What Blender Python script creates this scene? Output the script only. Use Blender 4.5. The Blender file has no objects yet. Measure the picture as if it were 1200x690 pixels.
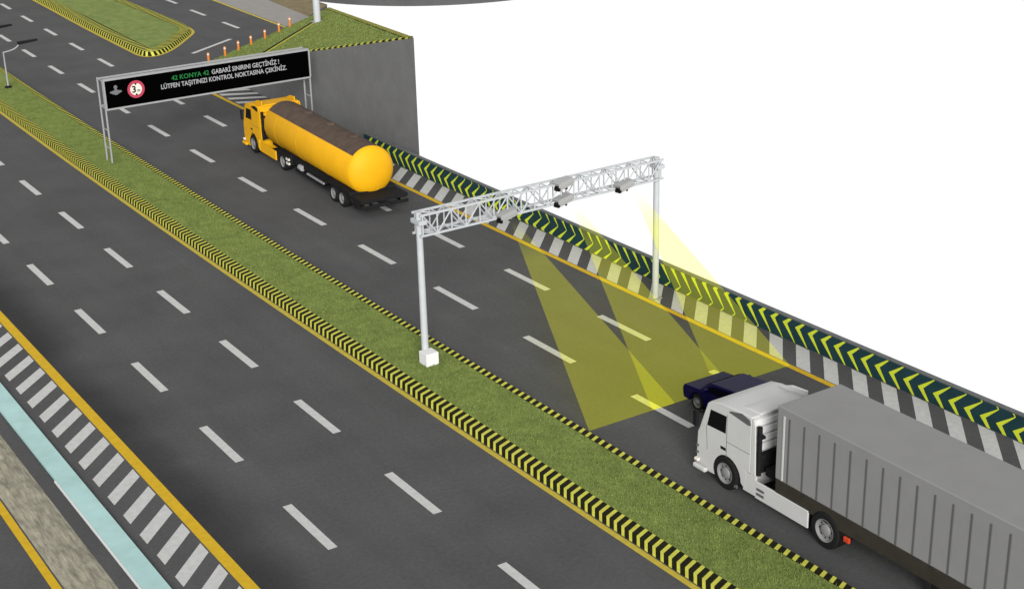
import bpy, bmesh, math, random
from mathutils import Vector, Matrix, Euler
random.seed(7)
S = bpy.context.scene
C = S.collection
R = math.radians
PI = math.pi

# ------------------------------------------------------------------ camera, sky, sun, exposure
cam_d = bpy.data.cameras.new('camera')
cam = bpy.data.objects.new('camera', cam_d); C.objects.link(cam)
YAW, PITCH, ROLL = R(32.6315), R(21.3349), R(-1.5452)
fw = Vector((math.sin(YAW)*math.cos(PITCH), math.cos(YAW)*math.cos(PITCH), -math.sin(PITCH)))
rt = Vector((math.cos(YAW), -math.sin(YAW), 0)); up = rt.cross(fw)
r2 = math.cos(ROLL)*rt + math.sin(ROLL)*up
u2 = -math.sin(ROLL)*rt + math.cos(ROLL)*up
m = Matrix((r2, u2, -fw)).transposed().to_4x4()
m.translation = Vector((0, 0, 22.421))
cam.matrix_world = m
cam_d.sensor_fit = 'HORIZONTAL'; cam_d.sensor_width = 36.0
cam_d.lens = 36.0*1766.1/1200.0
cam_d.clip_start = 0.5; cam_d.clip_end = 3000
S.camera = cam

world = bpy.data.worlds.new('World'); S.world = world; world.use_nodes = True
bg = world.node_tree.nodes['Background']
bg.inputs['Color'].default_value = (1, 1, 1, 1)      # plain white overcast sky all round
bg.inputs['Strength'].default_value = 0.21

sun_d = bpy.data.lights.new('sun', 'SUN'); sun_d.energy = 1.5; sun_d.angle = R(24); sun_d.color = (1.0, 0.985, 0.96)
sun = bpy.data.objects.new('sun', sun_d); C.objects.link(sun)
SUN_EL, SUN_AZ = R(19), R(27)
sd = Vector((math.sin(SUN_AZ)*math.cos(SUN_EL), math.cos(SUN_AZ)*math.cos(SUN_EL), -math.sin(SUN_EL)))
sun.rotation_euler = sd.to_track_quat('-Z', 'Y').to_euler()

vs = S.view_settings
vs.view_transform = 'Standard'; vs.look = 'None'; vs.gamma = 1.0; vs.use_curve_mapping = False
vs.exposure = 2.32

# ------------------------------------------------------------------ materials
def mat(name, col, rough=0.6, metal=0.0, var=0.0, scale=6.0, bump=0.0, bscale=40.0, stretch=None, spec=0.3, dark=None, detail=6.0):
    M = bpy.data.materials.new(name); M.use_nodes = True
    nt = M.node_tree; N = nt.nodes; L = nt.links
    b = N['Principled BSDF']
    b.inputs['Base Color'].default_value = (*col, 1)
    b.inputs['Roughness'].default_value = rough
    b.inputs['Metallic'].default_value = metal
    b.inputs['Specular IOR Level'].default_value = spec
    if var or bump:
        tc = N.new('ShaderNodeNewGeometry')
        mp = N.new('ShaderNodeMapping'); L.new(tc.outputs['Position'], mp.inputs['Vector'])
        if stretch: mp.inputs['Scale'].default_value = stretch
    if var:
        n = N.new('ShaderNodeTexNoise'); n.inputs['Scale'].default_value = scale; n.inputs['Detail'].default_value = detail
        n.inputs['Roughness'].default_value = 0.65
        L.new(mp.outputs[0], n.inputs['Vector'])
        r = N.new('ShaderNodeValToRGB')
        lo = dark if dark else tuple(c*(1-var) for c in col)
        hi = tuple(min(1, c*(1+var)) for c in col)
        r.color_ramp.elements[0].position = 0.28; r.color_ramp.elements[0].color = (*lo, 1)
        r.color_ramp.elements[1].position = 0.72; r.color_ramp.elements[1].color = (*hi, 1)
        L.new(n.outputs['Fac'], r.inputs['Fac']); L.new(r.outputs['Color'], b.inputs['Base Color'])
    if bump:
        n2 = N.new('ShaderNodeTexNoise'); n2.inputs['Scale'].default_value = bscale; n2.inputs['Detail'].default_value = 5
        L.new(mp.outputs[0], n2.inputs['Vector'])
        bp = N.new('ShaderNodeBump'); bp.inputs['Strength'].default_value = bump; bp.inputs['Distance'].default_value = 0.03
        L.new(n2.outputs['Fac'], bp.inputs['Height']); L.new(bp.outputs[0], b.inputs['Normal'])
    return M

def asphalt_mat():
    M = mat('asphalt', (0.048, 0.048, 0.0485), rough=0.9, bump=0.25, bscale=30, spec=0.06)
    nt = M.node_tree; N = nt.nodes; L = nt.links; b = N['Principled BSDF']
    g = N.new('ShaderNodeNewGeometry')
    def noise(sc, det, stretch=(1, 1, 1)):
        mp = N.new('ShaderNodeMapping'); mp.inputs['Scale'].default_value = stretch
        L.new(g.outputs['Position'], mp.inputs['Vector'])
        n = N.new('ShaderNodeTexNoise'); n.inputs['Scale'].default_value = sc; n.inputs['Detail'].default_value = det
        L.new(mp.outputs[0], n.inputs['Vector']); return n.outputs['Fac']
    def rng(src, a, bb, lo, hi):
        r = N.new('ShaderNodeMapRange'); r.inputs[1].default_value = a; r.inputs[2].default_value = bb
        r.inputs[3].default_value = lo; r.inputs[4].default_value = hi; L.new(src, r.inputs[0]); return r.outputs[0]
    def mul(a, c):
        q = N.new('ShaderNodeMath'); q.operation = 'MULTIPLY'; L.new(a, q.inputs[0]); L.new(c, q.inputs[1]); return q.outputs[0]
    f = mul(rng(noise(0.35, 4), .3, .7, .90, 1.09), rng(noise(7, 6), .3, .7, .91, 1.09))
    f = mul(f, rng(noise(26, 3), .3, .7, .9, 1.1))
    f = mul(f, rng(noise(1.1, 3, (1, .06, 1)), .3, .7, .95, 1.05))        # faint rolled streaks along the lanes
    # soft shade painted into the asphalt along the outer lane of the near carriageway
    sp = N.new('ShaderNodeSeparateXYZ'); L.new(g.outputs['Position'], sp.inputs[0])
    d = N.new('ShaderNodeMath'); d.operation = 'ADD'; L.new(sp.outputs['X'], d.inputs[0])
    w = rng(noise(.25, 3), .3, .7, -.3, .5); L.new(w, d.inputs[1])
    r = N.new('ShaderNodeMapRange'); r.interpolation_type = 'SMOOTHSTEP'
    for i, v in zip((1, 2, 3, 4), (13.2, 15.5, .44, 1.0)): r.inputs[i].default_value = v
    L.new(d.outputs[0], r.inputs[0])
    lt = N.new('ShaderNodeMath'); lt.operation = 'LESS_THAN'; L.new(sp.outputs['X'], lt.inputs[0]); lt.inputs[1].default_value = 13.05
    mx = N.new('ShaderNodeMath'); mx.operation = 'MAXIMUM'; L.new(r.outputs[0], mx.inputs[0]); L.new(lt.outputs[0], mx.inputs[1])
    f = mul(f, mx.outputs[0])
    mc = N.new('ShaderNodeMix'); mc.data_type = 'RGBA'; mc.blend_type = 'MULTIPLY'; mc.inputs['Factor'].default_value = 1
    mc.inputs['A'].default_value = (0.048, 0.048, 0.0485, 1)
    L.new(f, mc.inputs['B']); L.new(mc.outputs['Result'], b.inputs['Base Color'])
    return M

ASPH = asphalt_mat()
WHITE_MARK = mat('worn_white_road_paint', (0.285, 0.285, 0.28), .8, var=.12, scale=5, bump=.1, spec=.1)
YEL_LINE = mat('amber_road_paint', (0.33, 0.21, 0.010), .8, var=.12, scale=4, spec=.08)
YEL_PALE = mat('pale_yellow_road_paint', (0.28, 0.22, 0.030), .8, var=.12, scale=4, spec=.08)
KERB_BLACK = mat('black_kerb_paint', (0.008, 0.008, 0.004), .8, var=.3, scale=5, spec=.05)
KERB_YEL = mat('yellow_kerb_paint', (0.30, 0.295, 0.042), .8, var=.18, scale=6, spec=.08)
GRASS = mat('grass_turf', (0.100, 0.125, 0.033), .95, var=.30, scale=1.6, bump=.6, bscale=14, spec=.1, dark=(.066, .092, .022), detail=9)
GRASS2 = mat('grass_turf_olive', (0.105, 0.125, 0.030), .95, var=.25, scale=1.3, bump=.5, bscale=14, spec=.1, detail=9)
BLADE = mat('grass_blades', (0.098, 0.126, 0.034), .9, var=.35, scale=2.2, spec=.02)
CONC = mat('concrete', (0.094, 0.094, 0.095), .85, spec=.05, var=.10, scale=.9, bump=.2, bscale=9)
BAR_DARK = mat('dark_teal_barrier_paint', (0.007, 0.024, 0.029), .7, var=.2, scale=1.5, spec=.1)
BAR_TOP = mat('barrier_top_concrete', (0.06, 0.065, 0.065), .8, var=.2, scale=4)
CHEV = mat('yellow_green_chevron_paint', (0.35, 0.40, 0.022), .7, var=.1, scale=4, spec=.1)
TEAL = mat('pale_teal_paint', (0.215, 0.325, 0.315), .7, var=.12, scale=.8, spec=.1)
COBB = mat('stone_verge', (0.165, 0.155, 0.120), .95, spec=.05, var=.45, scale=2.2, bump=.6, bscale=6.0, stretch=(3.6, .55, 1), detail=4)
STEEL = mat('pale_painted_steel', (0.255, 0.268, 0.277), .5, var=.06, scale=3, spec=.25)
GALV = mat('galvanised_steel', (0.17, 0.173, 0.177), .5, var=.1, scale=6, spec=.25)
WHITE = mat('white_cab_paint', (0.30, 0.30, 0.295), .45, spec=.25, var=.05, scale=1.2)
WHITE_B = mat('white_corrugated_panel', (0.40, 0.40, 0.40), .6, spec=.1)
YELLOW = mat('yellow_tanker_paint', (0.42, 0.215, 0.003), .6, spec=.12, var=.06, scale=.9)
BROWN = mat('brown_tank_walkway', (0.052, 0.038, 0.030), .9, spec=.05, var=.25, scale=2.0)
GREYBOX = mat('grey_trailer_paint', (0.131, 0.131, 0.130), .7, spec=.1, var=.05, scale=.9)
RIBM = mat('dark_grey_rib', (0.058, 0.058, 0.058), .7, spec=.1)
DARK = mat('dark_chassis', (0.007, 0.007, 0.0075), .7, var=.3, scale=4, spec=.06)
BROWNBLK = mat('brown_black_chassis', (0.016, 0.014, 0.010), .6, var=.25, scale=3)
RUBBER = mat('tyre_rubber', (0.007, 0.007, 0.007), .9, bump=.3, bscale=25, spec=.06)
RIMM = mat('wheel_rim', (0.115, 0.115, 0.115), .5, spec=.15)
GLASS = mat('dark_window_glass', (0.003, 0.003, 0.004), .25, spec=.06)
CARGLASS = mat('black_car_glass', (0.002, 0.002, 0.004), .5, spec=0.0)
NAVY = mat('navy_car_paint', (0.0024, 0.0018, 0.026), .35, spec=.03)
ORANGE = mat('orange_bollard_plastic', (0.34, 0.11, 0.018), .6, spec=.1)
REFL = mat('white_reflective_band', (0.40, 0.38, 0.33), .4)
BLACKBOARD = mat('black_sign_face', (0.0006, 0.0006, 0.0006), .9, spec=.0)
LET_W = mat('white_sign_lettering', (0.19, 0.19, 0.20), .6, spec=.05)
LET_G = mat('green_sign_lettering', (0.009, 0.085, 0.022), .6, spec=.05)
RED = mat('red_sign_ring', (0.24, 0.022, 0.045), .5)
EMB = mat('grey_emblem', (0.075, 0.077, 0.08), .6)
BLK = mat('black_lettering', (0.004, 0.004, 0.004), .6, spec=.08)
CAMG = mat('camera_housing_grey', (0.20, 0.20, 0.198), .55, spec=.2)
TAIL = mat('red_lamp_lens', (0.30, 0.03, 0.01), .25)
AMBER = mat('amber_lamp_lens', (0.40, 0.16, 0.02), .25)
DIRT = mat('bare_soil', (0.10, 0.078, 0.035), .95, var=.35, scale=1.2, bump=.5, bscale=8)
PAVE = mat('grey_pavement', (0.145, 0.138, 0.13), .85, var=.08, scale=1)
LAMPBLK = mat('dark_lamp_head', (0.006, 0.006, 0.006), .7, spec=.05)

def beam_mat():
    M = bpy.data.materials.new('translucent_yellow_beam'); M.use_nodes = True
    nt = M.node_tree; N = nt.nodes; L = nt.links
    for n in list(N): N.remove(n)
    out = N.new('ShaderNodeOutputMaterial')
    clear = N.new('ShaderNodeBsdfTransparent'); tint = N.new('ShaderNodeBsdfTransparent'); em = N.new('ShaderNodeEmission')
    add = N.new('ShaderNodeAddShader'); mix = N.new('ShaderNodeMixShader')
    tint.inputs['Color'].default_value = (1, 1, .76, 1)          # yellow light curtain: takes a little blue, glows faintly yellow
    em.inputs['Color'].default_value = (1, 1, .10, 1); em.inputs['Strength'].default_value = .0155
    tc = N.new('ShaderNodeTexCoord'); sp = N.new('ShaderNodeSeparateXYZ'); mr = N.new('ShaderNodeMapRange')
    L.new(tc.outputs['Generated'], sp.inputs[0]); L.new(sp.outputs['Z'], mr.inputs[0])
    for i, v in zip((1, 2, 3, 4), (0.98, 0.78, 0.0, 1.0)): mr.inputs[i].default_value = v
    L.new(tint.outputs[0], add.inputs[0]); L.new(em.outputs[0], add.inputs[1])
    L.new(clear.outputs[0], mix.inputs[1]); L.new(add.outputs[0], mix.inputs[2]); L.new(mr.outputs[0], mix.inputs[0])
    L.new(mix.outputs[0], out.inputs['Surface'])
    return M
BEAM = beam_mat()

# ------------------------------------------------------------------ helpers
def mesh(name, verts, faces, mats):
    me = bpy.data.meshes.new(name); me.from_pydata([tuple(v) for v in verts], [], faces)
    for q in (mats if isinstance(mats, (list, tuple)) else [mats]): me.materials.append(q)
    me.update(); return me
def link(name, me, parent=None, loc=(0, 0, 0), rz=0.0):
    o = bpy.data.objects.new(name, me); C.objects.link(o); o.location = loc; o.rotation_euler = (0, 0, rz)
    if parent is not None: o.parent = parent
    return o
def empty(name, loc, rz=0): return link(name, None, None, loc, rz)
def tag(o, label, cat, group=None):
    o['label'] = label; o['category'] = cat
    if group: o['group'] = group
    return o
def struct(o): o['kind'] = 'structure'; return o

class MB:
    def __init__(s): s.v = []; s.f = []
    def add(s, vs_, fs): n = len(s.v); s.v += [Vector(v) for v in vs_]; s.f += [tuple(i+n for i in f) for f in fs]; return s
    def box(s, a, b):
        (x0, y0, z0), (x1, y1, z1) = a, b
        return s.add([(x0, y0, z0), (x1, y0, z0), (x1, y1, z0), (x0, y1, z0), (x0, y0, z1), (x1, y0, z1), (x1, y1, z1), (x0, y1, z1)],
                     [(3, 2, 1, 0), (4, 5, 6, 7), (0, 1, 5, 4), (1, 2, 6, 5), (2, 3, 7, 6), (3, 0, 4, 7)])
    def prism_x(s, prof, x0, x1):        # closed profile in (y,z) extruded along x
        n = len(prof)
        vv = [(x0, y, z) for y, z in prof]+[(x1, y, z) for y, z in prof]
        ff = [tuple(range(n)), tuple(range(2*n-1, n-1, -1))]+[(i+n, (i+1) % n+n, (i+1) % n, i) for i in range(n)]
        return s.add(vv, ff)
    def tube(s, a, b, r, n=8, r2=None):
        a, b = Vector(a), Vector(b); d = (b-a).normalized(); r2 = r if r2 is None else r2
        u = d.cross(Vector((0, 0, 1)) if abs(d.z) < .9 else Vector((1, 0, 0))).normalized(); w = d.cross(u)
        vv = []
        for p, rr in ((a, r), (b, r2)):
            for i in range(n):
                t = 2*PI*i/n + PI/n; vv.append(p+rr*(math.cos(t)*u+math.sin(t)*w))
        ff = [(i, (i+1) % n, (i+1) % n+n, i+n) for i in range(n)]+[tuple(range(n-1, -1, -1)), tuple(range(n, 2*n))]
        return s.add(vv, ff)
    def path(s, pts, r, n=8):
        for a, b in zip(pts[:-1], pts[1:]): s.tube(a, b, r, n)
        return s
    def lathe(s, axis_o, axis_d, prof, n=24):     # prof: list of (along, radius)
        o, d = Vector(axis_o), Vector(axis_d).normalized()
        u = d.cross(Vector((0, 0, 1)) if abs(d.z) < .9 else Vector((1, 0, 0))).normalized(); w = d.cross(u)
        k = len(prof); vv = []
        for t, r in prof:
            for i in range(n):
                a = 2*PI*i/n; vv.append(o+d*t+r*(math.cos(a)*u+math.sin(a)*w))
        ff = []
        for j in range(k-1):
            for i in range(n):
                ff.append((j*n+i, j*n+(i+1) % n, (j+1)*n+(i+1) % n, (j+1)*n+i))
        ff += [tuple(range(n-1, -1, -1)), tuple(range((k-1)*n, k*n))]
        return s.add(vv, ff)
    def build(s, name, mt, parent=None, loc=(0, 0, 0), rz=0, bevel=0, seg=2, smooth=False, ang=35):
        me = mesh(name, s.v, s.f, mt)
        bm = bmesh.new(); bm.from_mesh(me); bmesh.ops.recalc_face_normals(bm, faces=bm.faces); bm.to_mesh(me); bm.free()
        if smooth:
            me.shade_smooth() if hasattr(me, 'shade_smooth') else [setattr(p, 'use_smooth', True) for p in me.polygons]
            me.set_sharp_from_angle(angle=R(ang))
        o = link(name, me, parent, loc, rz)
        if bevel:
            b = o.modifiers.new('bevel', 'BEVEL'); b.width = bevel; b.segments = seg; b.limit_method = 'ANGLE'; b.angle_limit = R(30)
        return o

def copy_tree(o, parent=None):
    c = o.copy(); C.objects.link(c); c.parent = parent
    for ch in list(o.children): copy_tree(ch, c)
    return c

def cx(y): return 0.00028*(y-70.0)**2          # gentle bend of the far carriageway

# ------------------------------------------------------------------ road sheet and markings
def poly(name, pts, mt, z=0.0, parent=None, thick=0.0):
    n = len(pts); vv = [(x, y, z) for x, y in pts]; ff = [tuple(range(n))]
    if thick:
        vv += [(x, y, z-thick) for x, y in pts]; ff += [tuple(range(2*n-1, n-1, -1))]+[(i+n, (i+1) % n+n, (i+1) % n, i) for i in range(n)]
    me = mesh(name, vv, ff, mt)
    bm = bmesh.new(); bm.from_mesh(me); bmesh.ops.recalc_face_normals(bm, faces=bm.faces)
    bm.to_mesh(me); bm.free()
    o = link(name, me, parent)
    return o

right_edge = [(37.05+cx(y), y) for y in range(-2, 98, 6)] + [(37.3, 97.0)]
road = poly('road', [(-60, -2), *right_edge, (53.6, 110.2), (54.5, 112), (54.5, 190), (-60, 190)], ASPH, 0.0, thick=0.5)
struct(road)

def ribbon(name, xf, w, y0, y1, mt, z, parent, step=4.0):
    n = max(2, int((y1-y0)/step)+1); vv = []; ff = []
    for i in range(n):
        y = y0+(y1-y0)*i/(n-1); x = xf(y); vv += [(x-w/2, y, z), (x+w/2, y, z)]
        if i: k = 2*i; ff.append((k-2, k-1, k+1, k))
    return link(name, mesh(name, vv, ff, mt), parent)

ZL = 0.006
ribbon('edge_line', lambda y: 13.07, .36, -1, 180, YEL_LINE, ZL, road, 30)
ribbon('edge_line', lambda y: 8.63, .24, -1, 180, YEL_LINE, ZL, road, 30)
ribbon('edge_line', lambda y: 22.45+cx(y), .20, -1, 140, YEL_PALE, ZL, road)
ribbon('edge_line', lambda y: 34.78+cx(y), .24, -1, 96.5, YEL_LINE, ZL, road)
P = 6.6; D = 3.08
dash_me = mesh('lane_marking', [(-.15, -D, 0), (.15, -D, 0), (.15, 0, 0), (-.15, 0, 0)], [(0, 1, 2, 3)], WHITE_MARK)
def dash_row(x, ks, far=False):
    for k in ks:
        y = 57.55+P*k + (0.0007*(y0)**2*(1 if y0 > 0 else 0) if (y0 := P*k-20) else 0)*.3
        c = cx(y-1.5) if far else 0
        sl = 2*.00028*(y-71.5) if far else 0
        link('lane_marking', dash_me, road, (x+c, y, ZL), -math.atan(sl))
dash_row(15.86, range(-6, 9)); dash_row(19.36, range(-6, 12))
dash_row(28.76, range(-5, 13), True); dash_row(32.25, range(-5, 14), True)
# slanted shoulder stripes, near side and barrier side, and the gore hatching
def quad_me(name, pts, mt): return mesh(name, [(*p, 0) for p in pts], [(0, 1, 2, 3)], mt)
zl = quad_me('hatch_stripe', [(11.55, 0), (12.84, 1.33), (12.84, 1.96), (11.55, .64)], WHITE_MARK)
for k in range(-24, 20): link('hatch_stripe', zl, road, (0, 36.65+1.402*k, ZL))
zr = quad_me('hatch_stripe', [(0, 0), (1.38, 1.5), (1.38, 2.22), (0, .72)], WHITE_MARK)
for k in range(-22, 23): 
    y = 36.9+1.402*k; link('hatch_stripe', zr, road, (34.93+cx(y), y, ZL))
zg = quad_me('hatch_stripe', [(35.0, 0), (37.1, -1.05), (37.1, -.52), (35.0, .55)], WHITE_MARK)
for k in range(7): link('hatch_stripe', zg, road, (cx(88), 82.9+1.28*k, ZL))
# slip-road markings beyond the island
for (x, y) in ((44.75, 110.6), (44.75, 117.2), (44.95, 123.8), (45.1, 130.4)): link('lane_marking', dash_me, road, (x, y, ZL))
st = mesh('stop_line', [(-.16, 0, 0), (.16, 0, 0), (.16, 5.1, 0), (-.16, 5.1, 0)], [(0, 1, 2, 3)], WHITE_MARK)
link('stop_line', st, road, (38.45, 101.2, ZL), -math.atan2(4.2, 2.95))
ribbon('edge_line', lambda y: 47.65+.02*(y-104), .22, 104.2, 150, YEL_PALE, ZL, road)
gl = mesh('edge_line', [(0, 0, 0), (12.7, 10.25, 0), (12.55, 10.45, 0), (-.15, .2, 0)], [(0, 1, 2, 3)], YEL_PALE)
link('edge_line', gl, road, (37.6, 96.7, ZL))

# ------------------------------------------------------------------ verge on the near left
def slab(name, x0, x1, y0, y1, z0, z1, mt, parent=None): return MB().box((x0, y0, z0), (x1, y1, z1)).build(name, mt, parent)
ts = slab('teal_strip', 10.54, 11.20, -1, 175, .0, .10, TEAL); struct(ts)
slab('white_edging', 10.49, 10.535, -1, 43.4, .0, .07, WHITE_B, ts)
# rough stone verge: a bumpy sheet of long flat stones
vv = []; ff = []; nx, ny = 9, 675
for j in range(ny+1):
    for i in range(nx+1):
        y = 8+ (95-8)*j/ny; x = 8.80+1.24*i/nx
        e = min(i, nx-i)/2.0; e = min(1, e)
        h = .05+.045*math.sin(y*3.1+math.sin(x*7)*1.7)*math.sin(x*6.3+y*.8)+random.uniform(-.02, .02)
        vv.append((x, y, .008+max(0.0, h)*e))
for j in range(ny):
    for i in range(nx): a = j*(nx+1)+i; ff.append((a, a+1, a+nx+2, a+nx+1))
sv = link('stone_verge', mesh('stone_verge', vv, ff, COBB)); struct(sv)
for p in sv.data.polygons: p.use_smooth = True

# ------------------------------------------------------------------ grass blades (one mass per lawn)
def blades(name, fn, n, parent, mt=BLADE, h=(.05, .13), w=.022):
    vv = []; ff = []
    for _ in range(n):
        p = fn()
        if p is None: continue
        x, y, z = p; a = random.uniform(0, 2*PI); hh = random.uniform(*h); lean = random.uniform(.2, .9)*hh
        dx, dy = math.cos(a)*w, math.sin(a)*w; b = random.uniform(0, 2*PI); k = len(vv)
        vv += [(x-dx, y-dy, z), (x+dx, y+dy, z), (x+math.cos(b)*lean, y+math.sin(b)*lean, z+hh)]
        ff.append((k, k+1, k+2))
    o = link(name, mesh(name, vv, ff, mt), parent); o['kind'] = 'stuff'; return o

# ------------------------------------------------------------------ kerbs with painted stripes
def kerb(parent, path, prof, side, pitch, length, slant, s_from, s_to, mt_mark=KERB_YEL, body_mt=KERB_BLACK):
    """path: outer foot line; prof: [(inward offset, z)...]; side=+1 if inward is to the right of the path direction"""
    pts = [Vector((x, y)) for x, y in path]; n = len(pts); k = len(prof); vv = []; ff = []
    nrm = []
    for i in range(n):
        t = (pts[min(i+1, n-1)]-pts[max(i-1, 0)]).normalized(); nrm.append(Vector((t.y, -t.x))*side)
    for p, q in zip(pts, nrm):
        for o_, z in prof: vv.append((p.x+q.x*o_, p.y+q.y*o_, z))
    for i in range(n-1):
        for j in range(k-1):
            a = i*k+j; ff.append((a, a+1, a+k+1, a+k))
    b = link('kerb', mesh('kerb', vv, ff, body_mt), parent)
    # stripe mesh in local frame: x = inward, y = along the path
    off = 0.005; tot = 0; d = [0]
    for j in range(1, k): tot += math.hypot(prof[j][0]-prof[j-1][0], prof[j][1]-prof[j-1][1]); d.append(tot)
    mv = []; mf = []
    for j, (o_, z) in enumerate(prof):
        sh = slant*d[j]/tot
        oo = o_-off if j < k-1 else o_; zz = z+off if j else z+.004
        mv += [(oo*side, sh, zz), (oo*side, sh+length, zz)]
        if j: a = 2*j; mf.append((a-2, a-1, a+1, a))
    me = mesh('kerb_stripe', mv, mf, mt_mark)
    s = 0; seg = 0; acc = [0]
    for a, c in zip(pts[:-1], pts[1:]): acc.append(acc[-1]+(c-a).length)
    q = s_from
    while q < min(s_to, acc[-1]):
        while acc[seg+1] < q: seg += 1
        t = (pts[seg+1]-pts[seg]).normalized(); p = pts[seg]+t*(q-acc[seg])
        link('kerb_stripe', me, b, (p.x, p.y, 0), math.atan2(-t.x, t.y))
        q += pitch
    return b
def chaikin(p, it=2):
    for _ in range(it):
        o = [p[0]]
        for a, b in zip(p[:-1], p[1:]):
            o += [(a[0]*.75+b[0]*.25, a[1]*.75+b[1]*.25), (a[0]*.25+b[0]*.75, a[1]*.25+b[1]*.75)]
        p = o+[p[-1]]
    return p

ys = [4+1.0*i for i in range(132)]
KH = .24
mverts = []; mfaces = []
for i, y in enumerate(ys):
    for f_ in (0, .33, .66, 1.0):
        mverts.append((23.10+cx(y)+f_*2.20, y, KH-.012))
    if i:
        for j in range(3): a = (i-1)*4+j; mfaces.append((a, a+1, a+5, a+4))
median = struct(link('median_strip', mesh('median_strip', mverts, mfaces, GRASS)))
kerb(median, [(22.60+cx(y), y) for y in ys], [(0, 0), (.07, KH), (.52, KH), (.52, KH-.1)], +1, .352, .140, .30, 4.144, 107)
kerb(median, [(25.62+cx(y), y) for y in ys], [(0, 0), (.04, KH), (.33, KH), (.33, KH-.1)], -1, .352, .140, -.26, 4.144, 107)
def fm():
    y = 8+ (100-8)*random.random()**1.3
    return (23.12+cx(y)+random.random()*2.15, y, KH-.015)
blades('grass', fm, 70000, median, BLADE, (.03, .09), .014)

isl = [(36.5, 150), (36.1, 130), (35.55, 116), (35.35, 105.5), (35.3, 101.9), (37.2, 102.7), (40.4, 107.0), (41.5, 108.6), (41.8, 111.5), (41.75, 125), (41.6, 150)]
isl = chaikin(isl, 3)
def inset(path, d, side):
    pts = [Vector(p) for p in path]; o = []
    for i in range(len(pts)):
        t = (pts[min(i+1, len(pts)-1)]-pts[max(i-1, 0)]).normalized(); o.append((pts[i].x-t.y*side*d, pts[i].y+t.x*side*d))
    return o
isl_in = inset(isl, .84, +1)
island = poly('traffic_island', isl_in, GRASS, .26); struct(island)
# pale line round the island, laid on the road
vv = []; ff = []
o1, o2 = inset(isl, -.02, 1), inset(isl, -.24, 1)
for i, (a, b) in enumerate(zip(o1, o2)):
    vv += [(a[0], a[1], ZL), (b[0], b[1], ZL)]
    if i: k = 2*i; ff.append((k-2, k-1, k+1, k))
link('edge_line', mesh('edge_line', vv, ff, YEL_PALE), road)
kerb(island, isl, [(0, 0), (.15, .28), (.86, .28), (.86, .15)], -1, .5, .2, -.3, 8, 130)

# ------------------------------------------------------------------ chevron barrier along the far edge
BH = .86; BX = 36.42
def bar_x(y): return BX+cx(y)
by = [1+1.5*i for i in range(48)]            # 1 .. 71.5
def barrier_part(prof, name, mt, parent):
    k = len(prof); vv = []; ff = []
    for i, y in enumerate(by):
        for o_, z in prof: vv.append((bar_x(y)+o_, y, z))
        if i:
            for j in range(k): a = (i-1)*k+j; b = (i-1)*k+(j+1) % k; ff.append((a, b, b+k, a+k))
    ff += [tuple(range(k)), tuple(range((len(by)-1)*k, len(by)*k))]
    me = mesh(name, vv, ff, mt); bm = bmesh.new(); bm.from_mesh(me); bmesh.ops.recalc_face_normals(bm, faces=bm.faces); bm.to_mesh(me); bm.free()
    return link(name, me, parent)
bar = barrier_part([(0, 0), (.02, BH), (.24, BH), (.24, 0)], 'crash_barrier', BAR_DARK, None)
tag(bar, 'long dark teal crash barrier with yellow-green chevrons along the far road edge', 'barrier')
barrier_part([(.03, BH+.002), (.03, BH+.05), (.23, BH+.05), (.23, BH+.002)], 'coping', BAR_TOP, bar)
PV = 1.3*BH; UPV = .55*BH; SH = .58; CP = .66
def zig(v):      # v measured above the "<" vertex, wrapped to one period -> (shift toward the viewer, stripe width)
    v = v % PV
    t = v/UPV if v <= UPV else 1-(v-UPV)/(PV-UPV)
    return SH*t, .24*(1-t)+.045*t
y = 2.78
while y < 71.2:
    v0 = BH*(.36+1.3*(y-29)/32.0)
    cuts = {0.0, BH}
    base = (v0 % PV)-2*PV
    for k in range(5):
        for c in (base+k*PV, base+k*PV+UPV):
            if 0.01 < c < BH-.01: cuts.add(c)
    cuts = sorted(cuts); vv = []; ff = []
    for i, v in enumerate(cuts):
        s_, w_ = zig(v-v0)
        for yy in (y-s_-w_/2, y-s_+w_/2):
            vv.append((bar_x(yy)-bar_x(y)+.02*v/BH-.005, yy-y, v))
        if i: k = 2*i; ff.append((k-2, k-1, k+1, k))
    link('chevron_stripe', mesh('chevron_stripe', vv, ff, CHEV), bar, (bar_x(y), y, 0))
    y += CP

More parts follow.
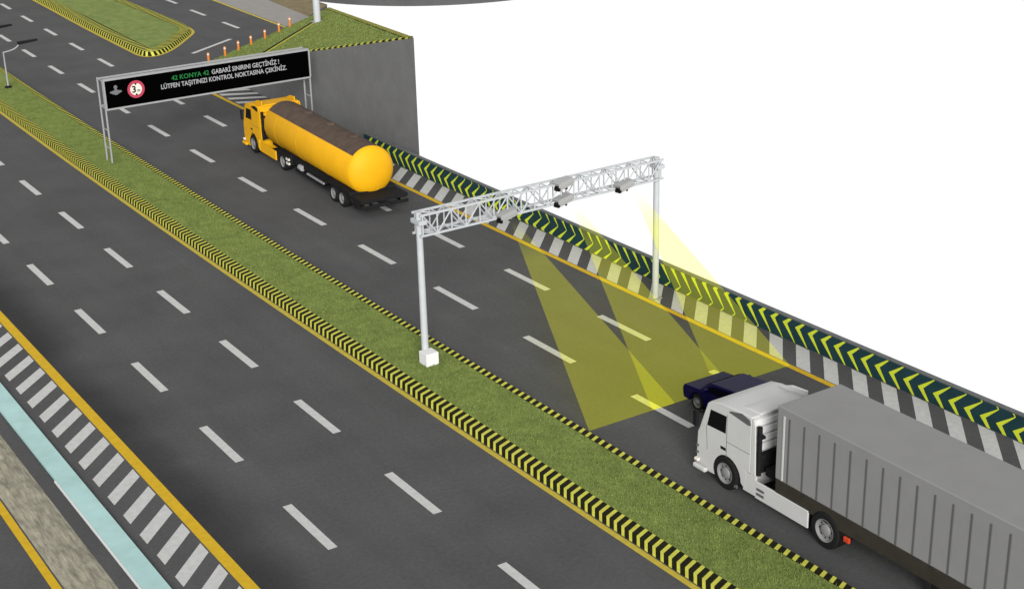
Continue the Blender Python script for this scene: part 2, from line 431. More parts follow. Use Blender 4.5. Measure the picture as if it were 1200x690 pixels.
# ------------------------------------------------------------------ rising retaining wall with grass on top
SLOPE = .2235; SS = .805
def wz(x, y): return SLOPE*(97-y+SS*(x-37.3))
Nn = Vector((37.3, 97.0, 0)); Bb = Vector((37.3, 66.9, wz(37.3, 66.9))); Ff = Vector((53.9, 110.4, 0))
w_v = [Nn, Bb, Vector((37.3, 66.9, -.5)), Ff, Vector((37.3, 97, -.5)), Vector((53.9, 110.4, -.5))]
wall = link('retaining_wall', mesh('retaining_wall', w_v, [(0, 4, 2, 1), (1, 2, 5, 3), (2, 4, 5)], CONC))
tag(wall, 'tall plain grey retaining wall rising beside the road behind the sign', 'wall')
g0 = Vector((0, 0, .012))
bank = struct(link('grass_bank', mesh('grass_bank', [Nn+g0, Bb+g0, Ff+g0], [(0, 1, 2)], GRASS2)))
def bank_kerb(a, b, wdt, n_in, name, s0=0):
    a, b = Vector(a), Vector(b); t = (b-a).normalized(); inn = Vector(n_in).normalized(); L_ = (b-a).length
    nrm = t.cross(inn); nrm = nrm if nrm.z > 0 else -nrm
    kb = MB().add([a, b, b+inn*wdt, a+inn*wdt, a+nrm*.06, b+nrm*.06, b+inn*wdt+nrm*.06, a+inn*wdt+nrm*.06],
                  [(0, 1, 5, 4), (1, 2, 6, 5), (2, 3, 7, 6), (3, 0, 4, 7), (4, 5, 6, 7), (0, 3, 2, 1)]).build('kerb', KERB_BLACK, bank)
    me = None; s = s0
    h = nrm*.065; e = -inn*.006
    v = [e, t*.34+e, t*.34+e+h, e+h, t*.34+inn*(wdt+.004)+h, t*.68+inn*(wdt+.004)+h]
    me = mesh('kerb_stripe', v, [(0, 1, 2, 3), (3, 2, 5, 4)], KERB_YEL)
    while s < L_-.7:
        link('kerb_stripe', me, kb, a+t*s+nrm*.003); s += .74
    return kb
inn1 = Vector((1, SS*0, SLOPE*SS))
Bk = Vector((37.31, 67.5, wz(37.31, 67.5)))
bank_kerb(Bk, (37.31, 95.5, wz(37.31, 95.5)), .3, inn1, 'kerb')
dirF = (Ff-Bb).normalized()
bank_kerb(Bb+dirF*1.0+Vector((-.03, 0, .01)), Ff, .3, Vector((-dirF.y, dirF.x, 0))+Vector((0, 0, SLOPE*(-(dirF.x)-SS*dirF.y))), 'kerb')
# dark kerb line that crosses the grass up to the pole
ka = Vector((38.3, 88.5, wz(38.3, 88.5)+.02)); kc = Vector((47.3, 99.8, wz(47.3, 99.8)+.02))
t = (kc-ka).normalized(); sd_ = Vector((t.y, -t.x, 0)); nn = Vector((0, 0, 1))
MB().add([ka, kc, kc+sd_*.16, ka+sd_*.16, ka+nn*.16, kc+nn*.16, kc+sd_*.16+nn*.16, ka+sd_*.16+nn*.16],
         [(0, 1, 5, 4), (1, 2, 6, 5), (2, 3, 7, 6), (3, 0, 4, 7), (4, 5, 6, 7)]).build('path_edging', KERB_BLACK, bank)
MB().add([ka+sd_*.165, kc+sd_*.165, kc+sd_*.27, ka+sd_*.27, ka+sd_*.165+nn*.14, kc+sd_*.165+nn*.14, kc+sd_*.27+nn*.14, ka+sd_*.27+nn*.14],
         [(0, 1, 5, 4), (1, 2, 6, 5), (2, 3, 7, 6), (3, 0, 4, 7), (4, 5, 6, 7)]).build('path_edging', KERB_YEL, bank)
def fb():
    u, v = random.random(), random.random()
    if u+v > 1: u, v = 1-u, 1-v
    p = Nn+(Bb-Nn)*u+(Ff-Nn)*v; return (p.x, p.y, p.z+.012)
blades('grass', fb, 18000, bank, BLADE, (.04, .10), .025)

pv = struct(poly('pavement', [(47.85, 104.9), (50.9, 107.4), (51.6, 118), (52.2, 150), (48.6, 150), (48.05, 118)], PAVE, .012))
ds = struct(poly('soil_verge', [(50.95, 108.3), (54.3, 111.5), (54.3, 150), (52.25, 150), (51.65, 118)], DIRT, .008))
# far loop road
lc, lr = Vector((70.2, 120.9)), 15.2
loop = struct(poly('loop_road', [(lc.x+lr*math.cos(a*PI/48), lc.y+lr*math.sin(a*PI/48)) for a in range(96)], ASPH, .0, thick=.5))

# ------------------------------------------------------------------ bollards
def bollard():
    r = empty('bollard', (0, 0, 0))
    MB().lathe((0, 0, 0), (0, 0, 1), [(0, .13), (.05, .13), (.07, .085), (.92, .08), (.96, .06)], 10).build('post', ORANGE, r, smooth=True)
    for z in (.80,): MB().lathe((0, 0, z), (0, 0, 1), [(0, .086), (.09, .085)], 10).build('reflective_band', REFL, r)
    return r
b0 = bollard()
spots = [(37.75, 96.45), (39.45, 97.6), (40.95, 98.75), (42.4, 99.85), (44.1, 101.2), (46.0, 102.9), (47.55, 104.3)]
words = ['at the nose of the grass bank, nearest the sign', 'second from the sign end of the row', 'third from the sign end of the row', 'in the middle of the row of seven',
         'third from the pavement end of the row', 'second from the pavement end of the row', 'at the pavement end of the row']
for i, (x, y) in enumerate(spots):
    o = b0 if i == 0 else copy_tree(b0)
    o.location = (x, y, 0); tag(o, 'orange bollard '+words[i], 'bollard', 'orange bollards along the slip road')

# white pole on the bank
pr = empty('white_pole', (47.5, 99.4, wz(47.5, 99.4)))
MB().lathe((0, 0, -.1), (0, 0, 1), [(0, .26), (9, .24)], 16).build('shaft', STEEL, pr, smooth=True)
MB().box((-.38, -.38, -.15), (.38, .38, .10)).build('base_plate', GALV, pr, bevel=.02)
tag(pr, 'thick white pole standing on the grass bank at the top edge', 'pole')

# ------------------------------------------------------------------ street lamps on the median
def lamp():
    r = empty('street_lamp', (0, 0, 0))
    MB().tube((0, 0, -.05), (0, 0, 2.32), .06, 10, .04).build('pole', GALV, r, smooth=True)
    pts = [(0, 0, 2.28)]+[(1.05*math.sin(a), 0, 2.30+.45*(1-math.cos(a))) for a in [i*PI/16 for i in range(1, 9)]]
    MB().path(pts, .045, 8).build('arm', GALV, r, smooth=True)
    MB().add([(.98, -.17, 2.66), (.98, .17, 2.66), (2.25, .12, 2.76), (2.25, -.12, 2.76), (.98, -.16, 2.84), (.98, .16, 2.84), (2.25, .1, 2.88), (2.25, -.1, 2.88)],
             [(0, 1, 2, 3), (4, 7, 6, 5), (0, 3, 7, 4), (1, 5, 6, 2), (0, 4, 5, 1), (3, 2, 6, 7)]).build('lamp_head', LAMPBLK, r, bevel=.02)
    MB().lathe((0, 0, -.03), (0, 0, 1), [(0, .24), (.12, .2), (.16, .1)], 12).build('base', LAMPBLK, r)
    return r
l0 = lamp(); l0.location = (24.62, 98.1, KH)
tag(l0, 'street lamp with curved arm and dark head, its pole on the median grass', 'street lamp', 'street lamps on the median')
l1 = copy_tree(l0); l1.location = (24.75, 104.3, KH)
tag(l1, 'street lamp at the left picture edge, only its dark head in view', 'street lamp', 'street lamps on the median')

# ------------------------------------------------------------------ overhead message sign
sg = empty('overhead_sign', (24.08, 76.75, 0))
tag(sg, 'black overhead message sign on thin steel legs spanning the far carriageway', 'sign')
XR = 11.88; ZB, ZT = 3.19, 4.66
for x in (0, XR):
    for yy in (0, .8):
        MB().tube((x, yy, KH-.1 if x == 0 else 0), (x, yy, ZT+.06), .05, 8).build('leg', GALV, sg, smooth=True)
    for z in (1.0, 2.0, ZB, ZT): MB().tube((x, 0, z), (x, .8, z), .03, 6).build('leg_strut', GALV, sg)
for yy, z in ((.8, ZT), (.8, ZB)): MB().box((0, yy-.04, z-.04), (XR, yy+.04, z+.04)).build('rail', GALV, sg)
MB().box((.06, -.10, ZB), (XR-.06, .06, ZT)).build('board', BLACKBOARD, sg)
for nm, a, b in (('frame', (0.0, -.14, ZT), (XR, .1, ZT+.09)), ('frame', (0.0, -.14, ZB-.09), (XR, .1, ZB)), ('frame', (-.03, -.138, ZB), (.057, .1, ZT)), ('frame', (XR-.057, -.138, ZB), (XR+.03, .1, ZT))):
    MB().box(a, b).build(nm, GALV, sg)
def text_part(body, size, x, z, mt, parent, y=-.108, align='LEFT', name='lettering', width=None, bold=.018):
    cu = bpy.data.curves.new('txt', 'FONT'); cu.body = body; cu.size = size; cu.align_x = align; cu.extrude = .002; cu.offset = bold*size
    cu.resolution_u = 3
    tmp = bpy.data.objects.new('tmp', cu); C.objects.link(tmp)
    dg = bpy.context.evaluated_depsgraph_get(); me = bpy.data.meshes.new_from_object(tmp.evaluated_get(dg))
    bpy.data.objects.remove(tmp)
    xs = [v.co.x for v in me.vertices]; w = max(xs)-min(xs); k = (width/w) if width else 1
    x0 = min(xs)
    for v in me.vertices: v.co = Vector(((v.co.x-x0)*k, -v.co.z, v.co.y))
    me.materials.clear(); me.materials.append(mt)
    o = link(name, me, parent, (x, y, z)); return o
text_part('42 KONYA 42', .35, 3.72, 4.17, LET_G, sg, width=2.15, bold=.018)
text_part('GABARİ SINIRINI GEÇTİNİZ !', .35, 6.02, 4.17, LET_W, sg, width=4.0, bold=.018)
text_part('LÜTFEN TAŞITINIZI KONTROL NOKTASINA ÇEKİNİZ.', .35, 3.1, 3.78, LET_W, sg, width=7.35, bold=.018)
def disc(c, r, mt, y, name, parent, r_in=None, n=40):
    vv = []; ff = []
    for i in range(n):
        a = 2*PI*i/n; vv.append((c[0]+r*math.cos(a), y, c[1]+r*math.sin(a)))
        if r_in: vv.append((c[0]+r_in*math.cos(a), y, c[1]+r_in*math.sin(a)))
    if r_in: ff = [(2*i, 2*i+1, (2*i+3) % (2*n), (2*i+2) % (2*n)) for i in range(n)]
    else: ff = [tuple(range(n))]
    return link(name, mesh(name, vv, ff, mt), parent)
rs = disc((1.72, 4.0), .47, RED, -.106, 'limit_sign', sg)
disc((1.72, 4.0), .32, REFL, -.111, 'sign_face', rs)
text_part('3', .50, 1.50, 3.84, BLK, rs, y=-.116, name='numeral', bold=.03)
text_part('m', .22, 1.78, 3.86, BLK, rs, y=-.116, name='numeral', bold=.03)
for zc, sgn in ((4.27, -1), (3.73, 1)):
    link('arrow', mesh('arrow', [(1.64, -.116, zc+.05*-sgn), (1.80, -.116, zc+.05*-sgn), (1.72, -.116, zc+.07*sgn)], [(0, 1, 2)], BLK), rs)
em = MB().lathe((.62, -.112, 4.28), (0, -1, 0), [(0, .10), (.012, .10)], 16)
em.add([(x_, y_, z_+.16) for x_, y_, z_ in [(.57, -.112, 4.1), (.67, -.112, 4.1), (.69, -.112, 3.96), (.93, -.112, 3.90), (.95, -.112, 3.84), (.66, -.112, 3.70), (.58, -.112, 3.70), (.29, -.112, 3.84), (.31, -.112, 3.90), (.55, -.112, 3.96)]], [tuple(range(10))])
em.build('emblem', EMB, sg)

# ------------------------------------------------------------------ camera gantry
GY = 44.5
ga = empty('camera_gantry', (24.52, GY-.24, 0), R(1.3))
tag(ga, 'pale steel lattice gantry spanning the far carriageway on two posts', 'gantry')
GX = 10.84; TZ0, TZ1 = 5.08, 5.84; TD = .26
for x, zb in ((0, KH+.3), (GX, 0)):
    MB().lathe((x, 0, zb), (0, 0, 1), [(0, .135), (5.55-zb, .115), (5.9-zb, .115)], 16).build('post', STEEL, ga, smooth=True)
    MB().box((x-.17, -.30, 5.48), (x+.17, .30, 5.64)).build('post_bracket', STEEL, ga, bevel=.015)
MB().box((-.32, -.60, KH-.02), (.20, -.08, KH+.46)).build('base_box', WHITE_B, ga, bevel=.012)
MB().box((GX-.2, -.2, .008), (GX+.2, .2, .05)).build('base_plate', GALV, ga)
for yy in (-TD, TD):
    for z in (TZ0, TZ1): MB().box((-.12, yy-.036, z-.036), (GX+.12, yy+.036, z+.036)).build('chord', STEEL, ga)
NB = 18; dx = GX/NB
def brace(a, b, r=.028): MB().tube(a, b, r, 6).build('brace', STEEL, ga)
for i in range(NB+1):
    x = i*dx
    for yy in (-TD, TD): brace((x, yy, TZ0), (x, yy, TZ1), .03)
    for z in (TZ0, TZ1): brace((x, -TD, z), (x, TD, z))
    if i < NB:
        for yy in (-TD, TD): brace((x, yy, TZ0 if i % 2 else TZ1), (x+dx, yy, TZ1 if i % 2 else TZ0))
        brace((x, -TD if i % 2 else TD, TZ1), (x+dx, TD if i % 2 else -TD, TZ1)); brace((x, -TD if i % 2 else TD, TZ0), (x+dx, TD if i % 2 else -TD, TZ0))

def cctv():
    r = empty('traffic_camera', (0, 0, 0))
    # local: looks along -y, tilted in the root rotation
    sec = [(-.15, -.13), (.15, -.13), (.16, .02), (.12, .13), (-.12, .13), (-.16, .02)]
    def loft(y0, y1, s0, s1, nm, mt, bev=.015):
        n = len(sec); MB().add([(x*s0, y0, z*s0) for x, z in sec]+[(x*s1, y1, z*s1) for x, z in sec],
            [tuple(range(n)), tuple(range(2*n-1, n-1, -1))]+[(i, (i+1) % n, (i+1) % n+n, i+n) for i in range(n)]).build(nm, mt, r, bevel=bev)
    loft(-.36, .34, 1.0, .92, 'housing', CAMG)
    MB().add([(-.18, -.48, .16), (.18, -.48, .16), (.18, .30, .16), (-.18, .30, .16), (-.18, -.48, .185), (.18, -.48, .185), (.18, .3, .185), (-.18, .3, .185)],
             [(0, 1, 5, 4), (1, 2, 6, 5), (2, 3, 7, 6), (3, 0, 4, 7), (4, 5, 6, 7), (3, 2, 1, 0)]).build('sun_hood', CAMG, r)
    for s in (-1, 1): MB().box((s*.18-.012, -.47, .02), (s*.18+.012, .28, .159)).build('hood_side', CAMG, r)
    MB().add([(-.13, -.36, -.14), (.13, -.36, -.14), (.13, -.36, .03), (-.13, -.36, .03), (-.13, -.45, -.14), (.13, -.45, -.14), (.13, -.42, -.02), (-.13, -.42, -.02)], [(0, 1, 2, 3), (7, 6, 5, 4), (0, 4, 5, 1), (1, 5, 6, 2), (2, 6, 7, 3), (3, 7, 4, 0)]).build('front_glass', BLK, r)
    MB().box((-.11, .34, -.10), (.11, .44, .08)).build('rear_cover', CAMG, r, bevel=.02)
    MB().tube((0, .52, -.02), (0, .43, -.02), .045, 10).build('cable_gland', DARK, r)
    MB().tube((0, .05, -.13), (0, .10, -.24), .05, 8).build('bracket', DARK, r)
    return r
c0 = cctv()
cams = [((28.05, GY-.5, 5.14), 'traffic camera under the truss nearest the median post'), ((30.65, GY-.44, 5.83), 'upper of the two stacked traffic cameras at mid truss'),
        ((30.62, GY-.44, 5.20), 'lower of the two stacked traffic cameras at mid truss'), ((33.5, GY-.4, 5.20), 'traffic camera under the truss nearest the barrier side post')]
for i, (loc, lab) in enumerate(cams):
    o = c0 if i == 0 else copy_tree(c0)
    o.location = loc; o.rotation_euler = (R(7), 0, R(-78))
    tag(o, lab, 'camera', 'traffic cameras on the gantry truss')

# ------------------------------------------------------------------ scanning beams: thin fans of light from truss to road
def fan(apex, xa, xb, yb, label):
    a = Vector(apex); th = .02
    l, r_ = Vector((xa, yb, .03)), Vector((xb, yb, .03))
    n = (l-a).cross(r_-a).normalized()*th
    tip = .05
    vv = [a+Vector((-tip, 0, 0))+n, a+Vector((tip, 0, 0))+n, r_+n, l+n, a+Vector((-tip, 0, 0))-n, a+Vector((tip, 0, 0))-n, r_-n, l-n]
    o = MB().add(vv, [(0, 1, 2, 3), (4, 7, 6, 5), (0, 4, 5, 1), (1, 5, 6, 2), (2, 6, 7, 3), (3, 7, 4, 0)]).build('scanning_beam', BEAM)
    tag(o, label, 'light beam', 'yellow scanning beams below the gantry'); return o
fan((28.2, 44.0, 5.0), 26.2, 29.8, 36.4, 'translucent yellow scanning beam fanning over the lane beside the median')
fan((30.9, 44.0, 5.1), 28.85, 32.3, 36.4, 'translucent yellow scanning beam fanning over the middle lane')
fan((33.8, 44.0, 5.1), 31.7, 35.1, 36.4, 'translucent yellow scanning beam fanning over the lane beside the barrier')

# ------------------------------------------------------------------ vehicles
def wheel(parent, x, y, r, w, side, rim=RIMM, dual=False):
    """wheel centred at (x,y,r); side=-1: outer face towards -x"""
    s = side
    prof = [(-w/2+.13, r*.56), (-w/2+.12, r*.60), (-w/2, r*.63), (-w/2, r*.90), (-w/2+.04, r*.98), (-w/2+.09, r), (w/2-.09, r), (w/2-.04, r*.98), (w/2, r*.90), (w/2, r*.63), (w/2-.12, r*.60), (w/2-.13, r*.56)]
    t = MB().lathe((x, y, r), (s, 0, 0), prof, 28).build('wheel', RUBBER, parent, smooth=True)
    rp = [(w/2-.125, r*.60), (w/2-.02, r*.625), (w/2+.004, r*.61), (w/2-.012, r*.56), (w/2-.06, r*.50), (w/2-.075, r*.34), (w/2-.02, r*.29), (w/2-.0, r*.20), (w/2+.008, r*.05)]
    rm = MB().lathe((x, y, r), (s, 0, 0), rp, 24).build('rim', rim, t, smooth=True)
    for i in range(8 if r > .4 else 5):
        a = 2*PI*i/(8 if r > .4 else 5)
        MB().tube((x+s*(w/2-.10), y+r*.42*math.cos(a), r+r*.42*math.sin(a)), (x+s*(w/2-.058), y+r*.42*math.cos(a), r+r*.42*math.sin(a)), r*.05, 6).build('wheel_nut', DARK, t)
    return t

def cab(parent, paint, k=1.0, y0=0.0, W=1.225, mirror=True, roofpanel=True, corr=WHITE_B, glass=GLASS):
    """truck cab; front at y0, extends to y0-2.45; k scales height"""
    A = lambda y, z: (y0+y, z*k)
    wc = -1.40; ar = .62
    arch = [A(wc+ar*math.cos(t), .50+ar*math.sin(t)) for t in [PI*(1-i/14) for i in range(15)]]
    prof = [A(0, .30), A(.02, .75), A(-.02, 1.45), A(-.10, 1.62), A(-.46, 2.56), A(-.62, 2.68), A(-1.1, 2.78), A(-1.8, 2.82), A(-2.45, 2.84), A(-2.45, .98), A(-2.28, .98), A(-2.28, .32)]+arch+[A(-.84, .26), A(-.05, .24)]
    body = MB().prism_x(prof, -W, W).build('cab_body', paint, parent, bevel=.085, seg=4)
    body.data.shade_smooth(); 
    body.modifiers['bevel'].angle_limit = R(28); body.modifiers['bevel'].harden_normals = True
    # dark wheel housing
    MB().box((-W+.30, y0+wc-.56, .30), (W-.30, y0+wc+.56, 1.0)).build('wheel_housing', DARK, parent)
    for s in (-1, 1):
        x = s*(W+.004)
        def pane(name, pts, mt, th=.012):
            vv = [(x, y0+a, b*k) for a, b in pts]+[(x-s*.05, y0+a, b*k) for a, b in pts]; n = len(pts)
            return MB().add(vv, [tuple(range(n)), tuple(range(2*n-1, n-1, -1))]+[(i, (i+1) % n, (i+1) % n+n, i+n) for i in range(n)]).build(name, mt, parent)
        pane('side_window', [(-.62, 2.40), (-1.34, 2.44), (-1.32, 1.86), (-.46, 1.82)], glass)
        pane('quarter_window', [(-1.44, 2.62), (-1.50, 2.68), (-2.02, 2.80), (-2.36, 2.72), (-2.42, 2.56), (-2.30, 2.52)], RIBM if paint is not YELLOW else DARK)
        pane('door_handle', [(-1.10, 1.38), (-1.34, 1.38), (-1.34, 1.28), (-1.10, 1.28)], DARK)
        # door seams
        for pts in ([(-1.36, 2.5), (-1.375, 2.5), (-1.375, 1.1), (-1.36, 1.1)], [(-.42, 1.8), (-.435, 1.8), (-.50, 1.0), (-.485, 1.0)], [(-1.36, 1.62), (-2.40, 1.62), (-2.40, 1.605), (-1.36, 1.605)]):
            pane('door_seam', pts, RIBM)
        # front corner lamp and bumper corner
        MB().box((s*W-.10, y0-.16, .46), (s*W+.012, y0+.012, .56)).build('corner_lamp', REFL, parent, bevel=.02)
        for z in (.72, .95): MB().box((s*W-.06, y0-.10, z), (s*W+.006, y0-.02, z+.06)).build('marker', RIBM, parent)
        MB().box((s*W-.16, y0-.56, .245), (s*W+.006, y0+.012, .40)).build('bumper_corner', paint, parent, bevel=.05, seg=3)
        # side fairing behind the door
        fp = [A(-2.452, .98), A(-2.452, 2.80), A(-2.54, 2.80), A(-2.60, 2.60), A(-2.66, .98)]
        MB().prism_x(fp, s*W-.05 if s > 0 else -W, s*W if s > 0 else -W+.05).build('side_fairing', paint, parent, bevel=.012)
        if mirror:
            MB().box((s*(W+.06)-.05, y0-.10, 1.62*k), (s*(W+.06)+.05, y0+.10, 2.16*k)).build('mirror', DARK, parent, bevel=.03)
            MB().tube((s*(W-.05), y0-.2, 2.2*k), (s*(W+.06), y0+.0, 2.12*k), .02, 6).build('mirror_arm', DARK, parent)
    MB().add([(-W+.12, y0-.118, 1.68*k), (W-.12, y0-.118, 1.68*k), (W-.16, y0-.455, 2.54*k), (-W+.16, y0-.455, 2.54*k), (-W+.12, y0-.18, 1.66*k), (W-.12, y0-.18, 1.66*k), (W-.16, y0-.52, 2.52*k), (-W+.16, y0-.52, 2.52*k)],
             [(0, 1, 2, 3), (4, 7, 6, 5), (0, 4, 5, 1), (1, 5, 6, 2), (2, 6, 7, 3), (3, 7, 4, 0)]).build('windscreen', glass, parent)
    for i in range(5): MB().box((-.7, y0+.012, .62+.15*i), (.7, y0+.035, .70+.15*i)).build('grille_bar', DARK, parent)
    for s in (-1, 1): MB().box((s*.95-.2, y0+.005, .45), (s*.95+.2, y0+.04, .68)).build('headlight', REFL, parent, bevel=.02)
    # roof deflector: a low hump and two upright fins
    dfl = [A(-1.5, 2.78), A(-1.9, 2.86), A(-2.5, 2.90), A(-2.5, 2.80), A(-2.0, 2.78)]
    MB().prism_x(dfl, -W+.30, W-.30).build('roof_deflector', paint, parent, bevel=.04, seg=3)
    for s in (-1, 1):
        fn = [A(-1.15, 2.79), A(-1.8, 3.04), A(-2.45, 3.10), A(-2.45, 2.84)]
        if s > 0 or paint is YELLOW: MB().prism_x(fn, s*(W-.26)-.03, s*(W-.26)+.03).build('deflector_fin', corr, parent, bevel=.01)
    # ridged rear wall
    for i in range(4):
        z0 = 1.62+.275*i
        pr_ = [A(-2.452, z0), A(-2.452, z0+.25), A(-2.49, z0+.23), A(-2.50, z0+.06)]
        MB().prism_x(pr_, -W+.10, W-.06).build('rear_panel', corr, parent)
    MB().box((-W+.08, y0-2.60, .98), (W-.08, y0-2.455, 1.60*k)).build('rear_bulkhead', DARK, parent)
    MB().tube((-W+.13, y0-2.68, 1.0), (-W+.13, y0-2.68, 2.58*k), .075, 10).build('air_intake', DARK, parent, smooth=True)
    for z in (1.55, 2.2): MB().box((-W+.10, y0-2.78, z), (-W+.28, y0-2.6, z+.1)).build('intake_clamp', DARK, parent, bevel=.02)
    return body

# ---- white articulated lorry, near the camera
tr = empty('white_lorry', (28.475, 32.3, 0))
tag(tr, 'white lorry with long grey ribbed trailer entering at the lower right', 'lorry')
W = 1.225
cab(tr, WHITE, y0=-.14)
for s in (-1, 1):
    wheel(tr, s*(W-.12), -1.50, .55, .32, s)
    wheel(tr, s*(W-.18), -5.75, .57, .42, s)
    sk = MB().box((s*W-.06 if s > 0 else -W, -5.05, .30), (s*W if s > 0 else -W+.06, -2.83, .86)).build('side_skirt', WHITE, tr, bevel=.015)
    MB().box((s*W-.08 if s > 0 else -W+.004, -2.83, .34), (s*W-.004 if s > 0 else -W+.08, -2.29, .97)).build('step_panel', WHITE, tr, bevel=.01)
    for z in (.44, .60): MB().box((s*(W+.004)-.02, -3.22, z), (s*(W+.004)+.02, -2.92, z+.07)).build('vent', RIBM, sk)
    MB().box((s*(W+.004)-.03, -2.05, .27), (s*(W+.004)+.02, -1.80, .36)).build('step', RIBM, tr)
    MB().add([(s*(W-.02), -6.28, .28), (s*(W-.02), -6.28, .80), (s*(W-.02), -6.75, .80), (s*(W-.35), -6.28, .28), (s*(W-.35), -6.28, .80), (s*(W-.35), -6.75, .80)],
             [(0, 1, 2), (3, 5, 4), (0, 3, 4, 1), (1, 4, 5, 2), (2, 5, 3, 0)]).build('mudflap', DARK, tr)
    lm = MB().box((s*(W+.0)-.05, -6.72, .60), (s*(W+.0)+.03, -6.50, .76)).build('side_lamp', TAIL, tr, bevel=.02)
    MB().box((s*(W+.032)-.01, -6.62, .66), (s*(W+.032)+.012, -6.54, .74)).build('lens', AMBER, lm)
MB().box((-.45, -16.4, .62), (.45, -2.5, 1.0)).build('frame', DARK, tr)
MB().box((-.9, -3.6, .98), (.9, -2.9, 1.22)).build('deck_plate', DARK, tr)
MB().box((-W+.02, -16.6, .80), (W-.02, -3.66, 1.32)).build('chassis_rail', BROWNBLK, tr, bevel=.015)
tb = MB().box((-W, -16.62, 1.322), (W, -3.65, 3.66)).build('trailer_body', GREYBOX, tr, bevel=.03, seg=2)
for s in (-1, 1):
    for i in range(22):
        y = -4.17-.597*i
        if y > -16.4: MB().box((s*(W+.006)-.012, y-.024, 1.36), (s*(W+.006)+.012, y+.024, 3.40)).build('rib', RIBM, tb)
    MB().box((s*(W+.008)-.014, -3.98, 1.36), (s*(W+.008)+.014, -3.92, 3.42)).build('corner_strip', WHITE, tb)
    for y in (-12.8, -14.1, -15.4): wheel(tr, s*(W-.20), y, .50, .40, s)
    MB().box((s*.85-.08, -9.6, .12), (s*.85+.08, -9.4, .82)).build('landing_leg', DARK, tr)

# ---- yellow tanker
tk = empty('tanker_lorry', (31.86, 62.0, 0), R(-3.0))
tag(tk, 'yellow tanker lorry with long round tank driving away towards the sign', 'tanker')
TR, TZ = 1.21, 1.88
dome = [(-.42, .03), (-.40, .32*TR), (-.34, .56*TR), (-.22, .80*TR), (-.08, .95*TR), (0.03, TR)]
tank = MB().lathe((0, 0, TZ), (0, 1, 0), dome+[(10.7, TR), (10.85, .95*TR), (11.0, .75*TR), (11.08, .4*TR), (11.1, .03)], 40).build('tank', YELLOW, tk, smooth=True)
# brown walkway that wraps the crown of the tank
vv = []; ff = []
nseg = 14
for j, yy in enumerate((.03, 3.6, 7.2, 10.7)):
    for i in range(nseg+1):
        a = R(-46)+R(131)*i/nseg
        rr = TR+.012
        vv.append((rr*math.sin(a), yy, TZ+rr*math.cos(a)))
k = nseg+1
for j in range(3):
    for i in range(nseg): q = j*k+i; ff.append((q, q+1, q+k+1, q+k))
link('walkway', mesh('walkway', vv, ff, BROWN), tank)
for yy in (2.0, 4.8, 7.6): MB().lathe((.12, yy, TZ+TR-.02), (0, 0, 1), [(0, .26), (.07, .26), (.10, .2)], 16).build('hatch_cover', BROWN, tank, smooth=True)
for yy in (.35, 3.3, 6.4, 9.3): MB().lathe((0, yy, TZ), (0, 1, 0), [(-.02, TR), (-.02, TR+.008), (.02, TR+.008), (.02, TR)], 40).build('tank_band', YELLOW, tank)
# chassis
MB().box((-.95, -.2, .55), (.95, 9.4, .95)).build('chassis', DARK, tk)
MB().box((-1.2, -1.35, .72), (1.25, .35, .90)).build('rear_deck', DARK, tk, bevel=.01)
MB().box((-1.2, -1.42, .46), (1.25, -1.30, .62)).build('rear_bumper', DARK, tk, bevel=.02)
for s in (-1, 1):
    MB().box((s*1.0-.14, -.9, .40), (s*1.0+.14, 2.8, .74)).build('mudguard', DARK, tk, bevel=.03) if False else None
    g = MB().prism_x([(-.35, .55), (-.1, .98), (.6, 1.02), (2.2, 1.02), (2.7, .90), (2.9, .60), (2.4, .86), (.3, .86)], s*1.0-.22, s*1.0+.22).build('mudguard', DARK, tk)
    MB().box((s*1.12-.03, -.9, .36), (s*1.12+.03, -.3, .80)).build('rear_panel', DARK, tk)
    for y in (.95, 1.95): wheel(tk, s*(1.2-.21), y, .44, .40, s)
    wheel(tk, s*(1.2-.21), 8.45, .48, .42, s); wheel(tk, s*(1.2-.12), 12.55, .52, .32, s)
    MB().box((s*1.08-.04, 3.3, .52), (s*1.08+.04, 5.4, .60)).build('side_guard', GALV, tk)
    MB().lathe((s*1.0, 6.2, .62), (0, 1, 0), [(0, .13), (.0, .15), (.35, .15), (.35, .13)], 14).build('air_tank', GALV, tk, smooth=True)
    MB().box((s*1.06-.07, 3.0, .36), (s*1.06+.07, 6.9, .46)).build('side_rail', DARK, tk)
    MB().box((s*1.2-.05, 9.25, .36), (s*1.2+.02, 11.45, .86)).build('side_skirt', YELLOW, tk, bevel=.015)
    for z in (.50, .72): MB().box((s*1.16-.06, 7.55, z), (s*1.16+.03, 7.9, z+.12)).build('marker_plate', REFL, tk)
    MB().box((s*.98-.22, 7.75, .92), (s*.98+.22, 9.15, 1.00)).build('mudguard', DARK, tk)
    MB().box((s*.98-.22, 7.62, .46), (s*.98+.22, 7.75, .96)).build('mudflap', DARK, tk)
    MB().box((s*.95-.12, -1.43, .64), (s*.95+.12, -1.36, .72)).build('tail_lamp', BROWNBLK, tk)
MB().box((-.45, 8.0, .55), (.45, 14.2, .92)).build('frame', DARK, tk)
cab(tk, YELLOW, k=.98, y0=13.95, W=1.2, corr=YELLOW)

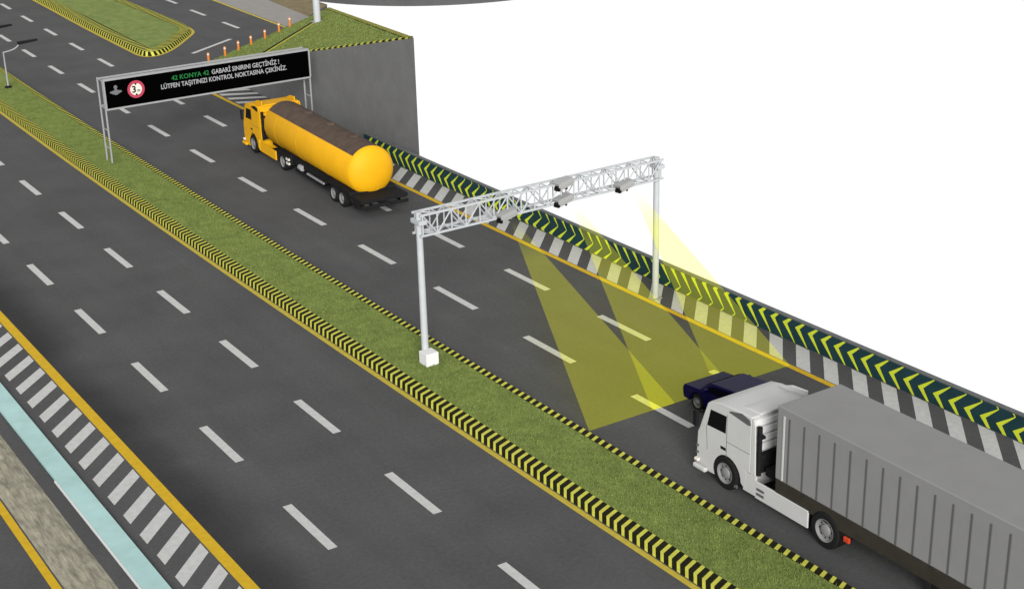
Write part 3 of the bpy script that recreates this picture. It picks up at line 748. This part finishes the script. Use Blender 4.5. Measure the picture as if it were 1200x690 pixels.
# ---- navy car beside the lorry cab
cr = empty('navy_car', (30.92, 36.25, 0))
tag(cr, 'dark navy car half hidden behind the white lorry cab', 'car')
CW = .88
low = [(0, .42), (.02, .60), (-.05, .76), (-.85, .84), (-3.6, .86), (-4.15, .86), (-4.2, .45), (-4.1, .26), (-3.72, .26)]
for t in range(9): a = PI-PI*t/8; low.append((-3.35-.36*math.cos(PI-a)*-1 if False else -3.35+.36*math.cos(a), .30+.36*math.sin(a)))
low += [(-2.95, .26), (-1.10, .26)]
for t in range(9): a = PI-PI*t/8; low.append((-.74+.36*math.cos(a), .30+.36*math.sin(a)))
low += [(-.34, .26), (-.04, .28)]
bd = MB().prism_x(low, -CW, CW).build('body', NAVY, cr, bevel=.06, seg=3); bd.data.shade_smooth(); bd.modifiers['bevel'].harden_normals = True
def frustum(p0, p1, name, mt, bev=.04):
    vv = []
    for (x, y, z) in p0+p1: vv.append((x, y, z))
    return MB().add(vv, [(0, 1, 2, 3), (7, 6, 5, 4), (0, 4, 5, 1), (1, 5, 6, 2), (2, 6, 7, 3), (3, 7, 4, 0)]).build(name, mt, cr, bevel=bev, seg=3)
frustum([(-CW+.03, -.80, .83), (CW-.03, -.80, .83), (CW-.03, -3.95, .84), (-CW+.03, -3.95, .84)],
        [(-CW+.16, -1.25, 1.17), (CW-.16, -1.25, 1.17), (CW-.16, -3.45, 1.40), (-CW+.16, -3.45, 1.40)], 'cabin', NAVY)
for s in (-1, 1):
    e = .012
    def sp_(y, z):
        t = (z-.84)/(1.30-.84); return (s*((CW-.03)*(1-t)+(CW-.16)*t+e+.01), y, z)
    for pts, nm in (([(-1.10, .92), (-1.40, 1.12), (-2.35, 1.22), (-2.35, .92)], 'side_window'), ([(-2.45, .92), (-2.45, 1.23), (-3.25, 1.30), (-3.60, .94)], 'side_window')):
        link(nm, mesh(nm, [sp_(*p) for p in pts], [(0, 1, 2, 3)], CARGLASS), cr)
    MB().box((s*(CW+.06)-.09, -1.32, .90), (s*(CW+.06)+.09, -1.20, 1.02)).build('wing_mirror', NAVY, cr, bevel=.02)
    for y in (-.74, -3.35): wheel(cr, s*(CW-.12), y, .31, .22, s)
    MB().box((s*.64-.17, -.03, .55), (s*.64+.17, .025, .66)).build('headlight', REFL, cr, bevel=.02)
    MB().box((s*.66-.15, -4.215, .62), (s*.66+.15, -4.17, .76)).build('tail_lamp', TAIL, cr)
    MB().box((s*(CW+.005)-.012, -2.30, .78), (s*(CW+.005)+.012, -2.12, .81)).build('door_handle', RIMM, cr)
link('windscreen', mesh('windscreen', [(-CW+.10, -.87, .895), (CW-.10, -.87, .895), (CW-.18, -1.20, 1.14), (-CW+.18, -1.20, 1.14)], [(0, 1, 2, 3)], CARGLASS), cr).location = (0, .016, .012)
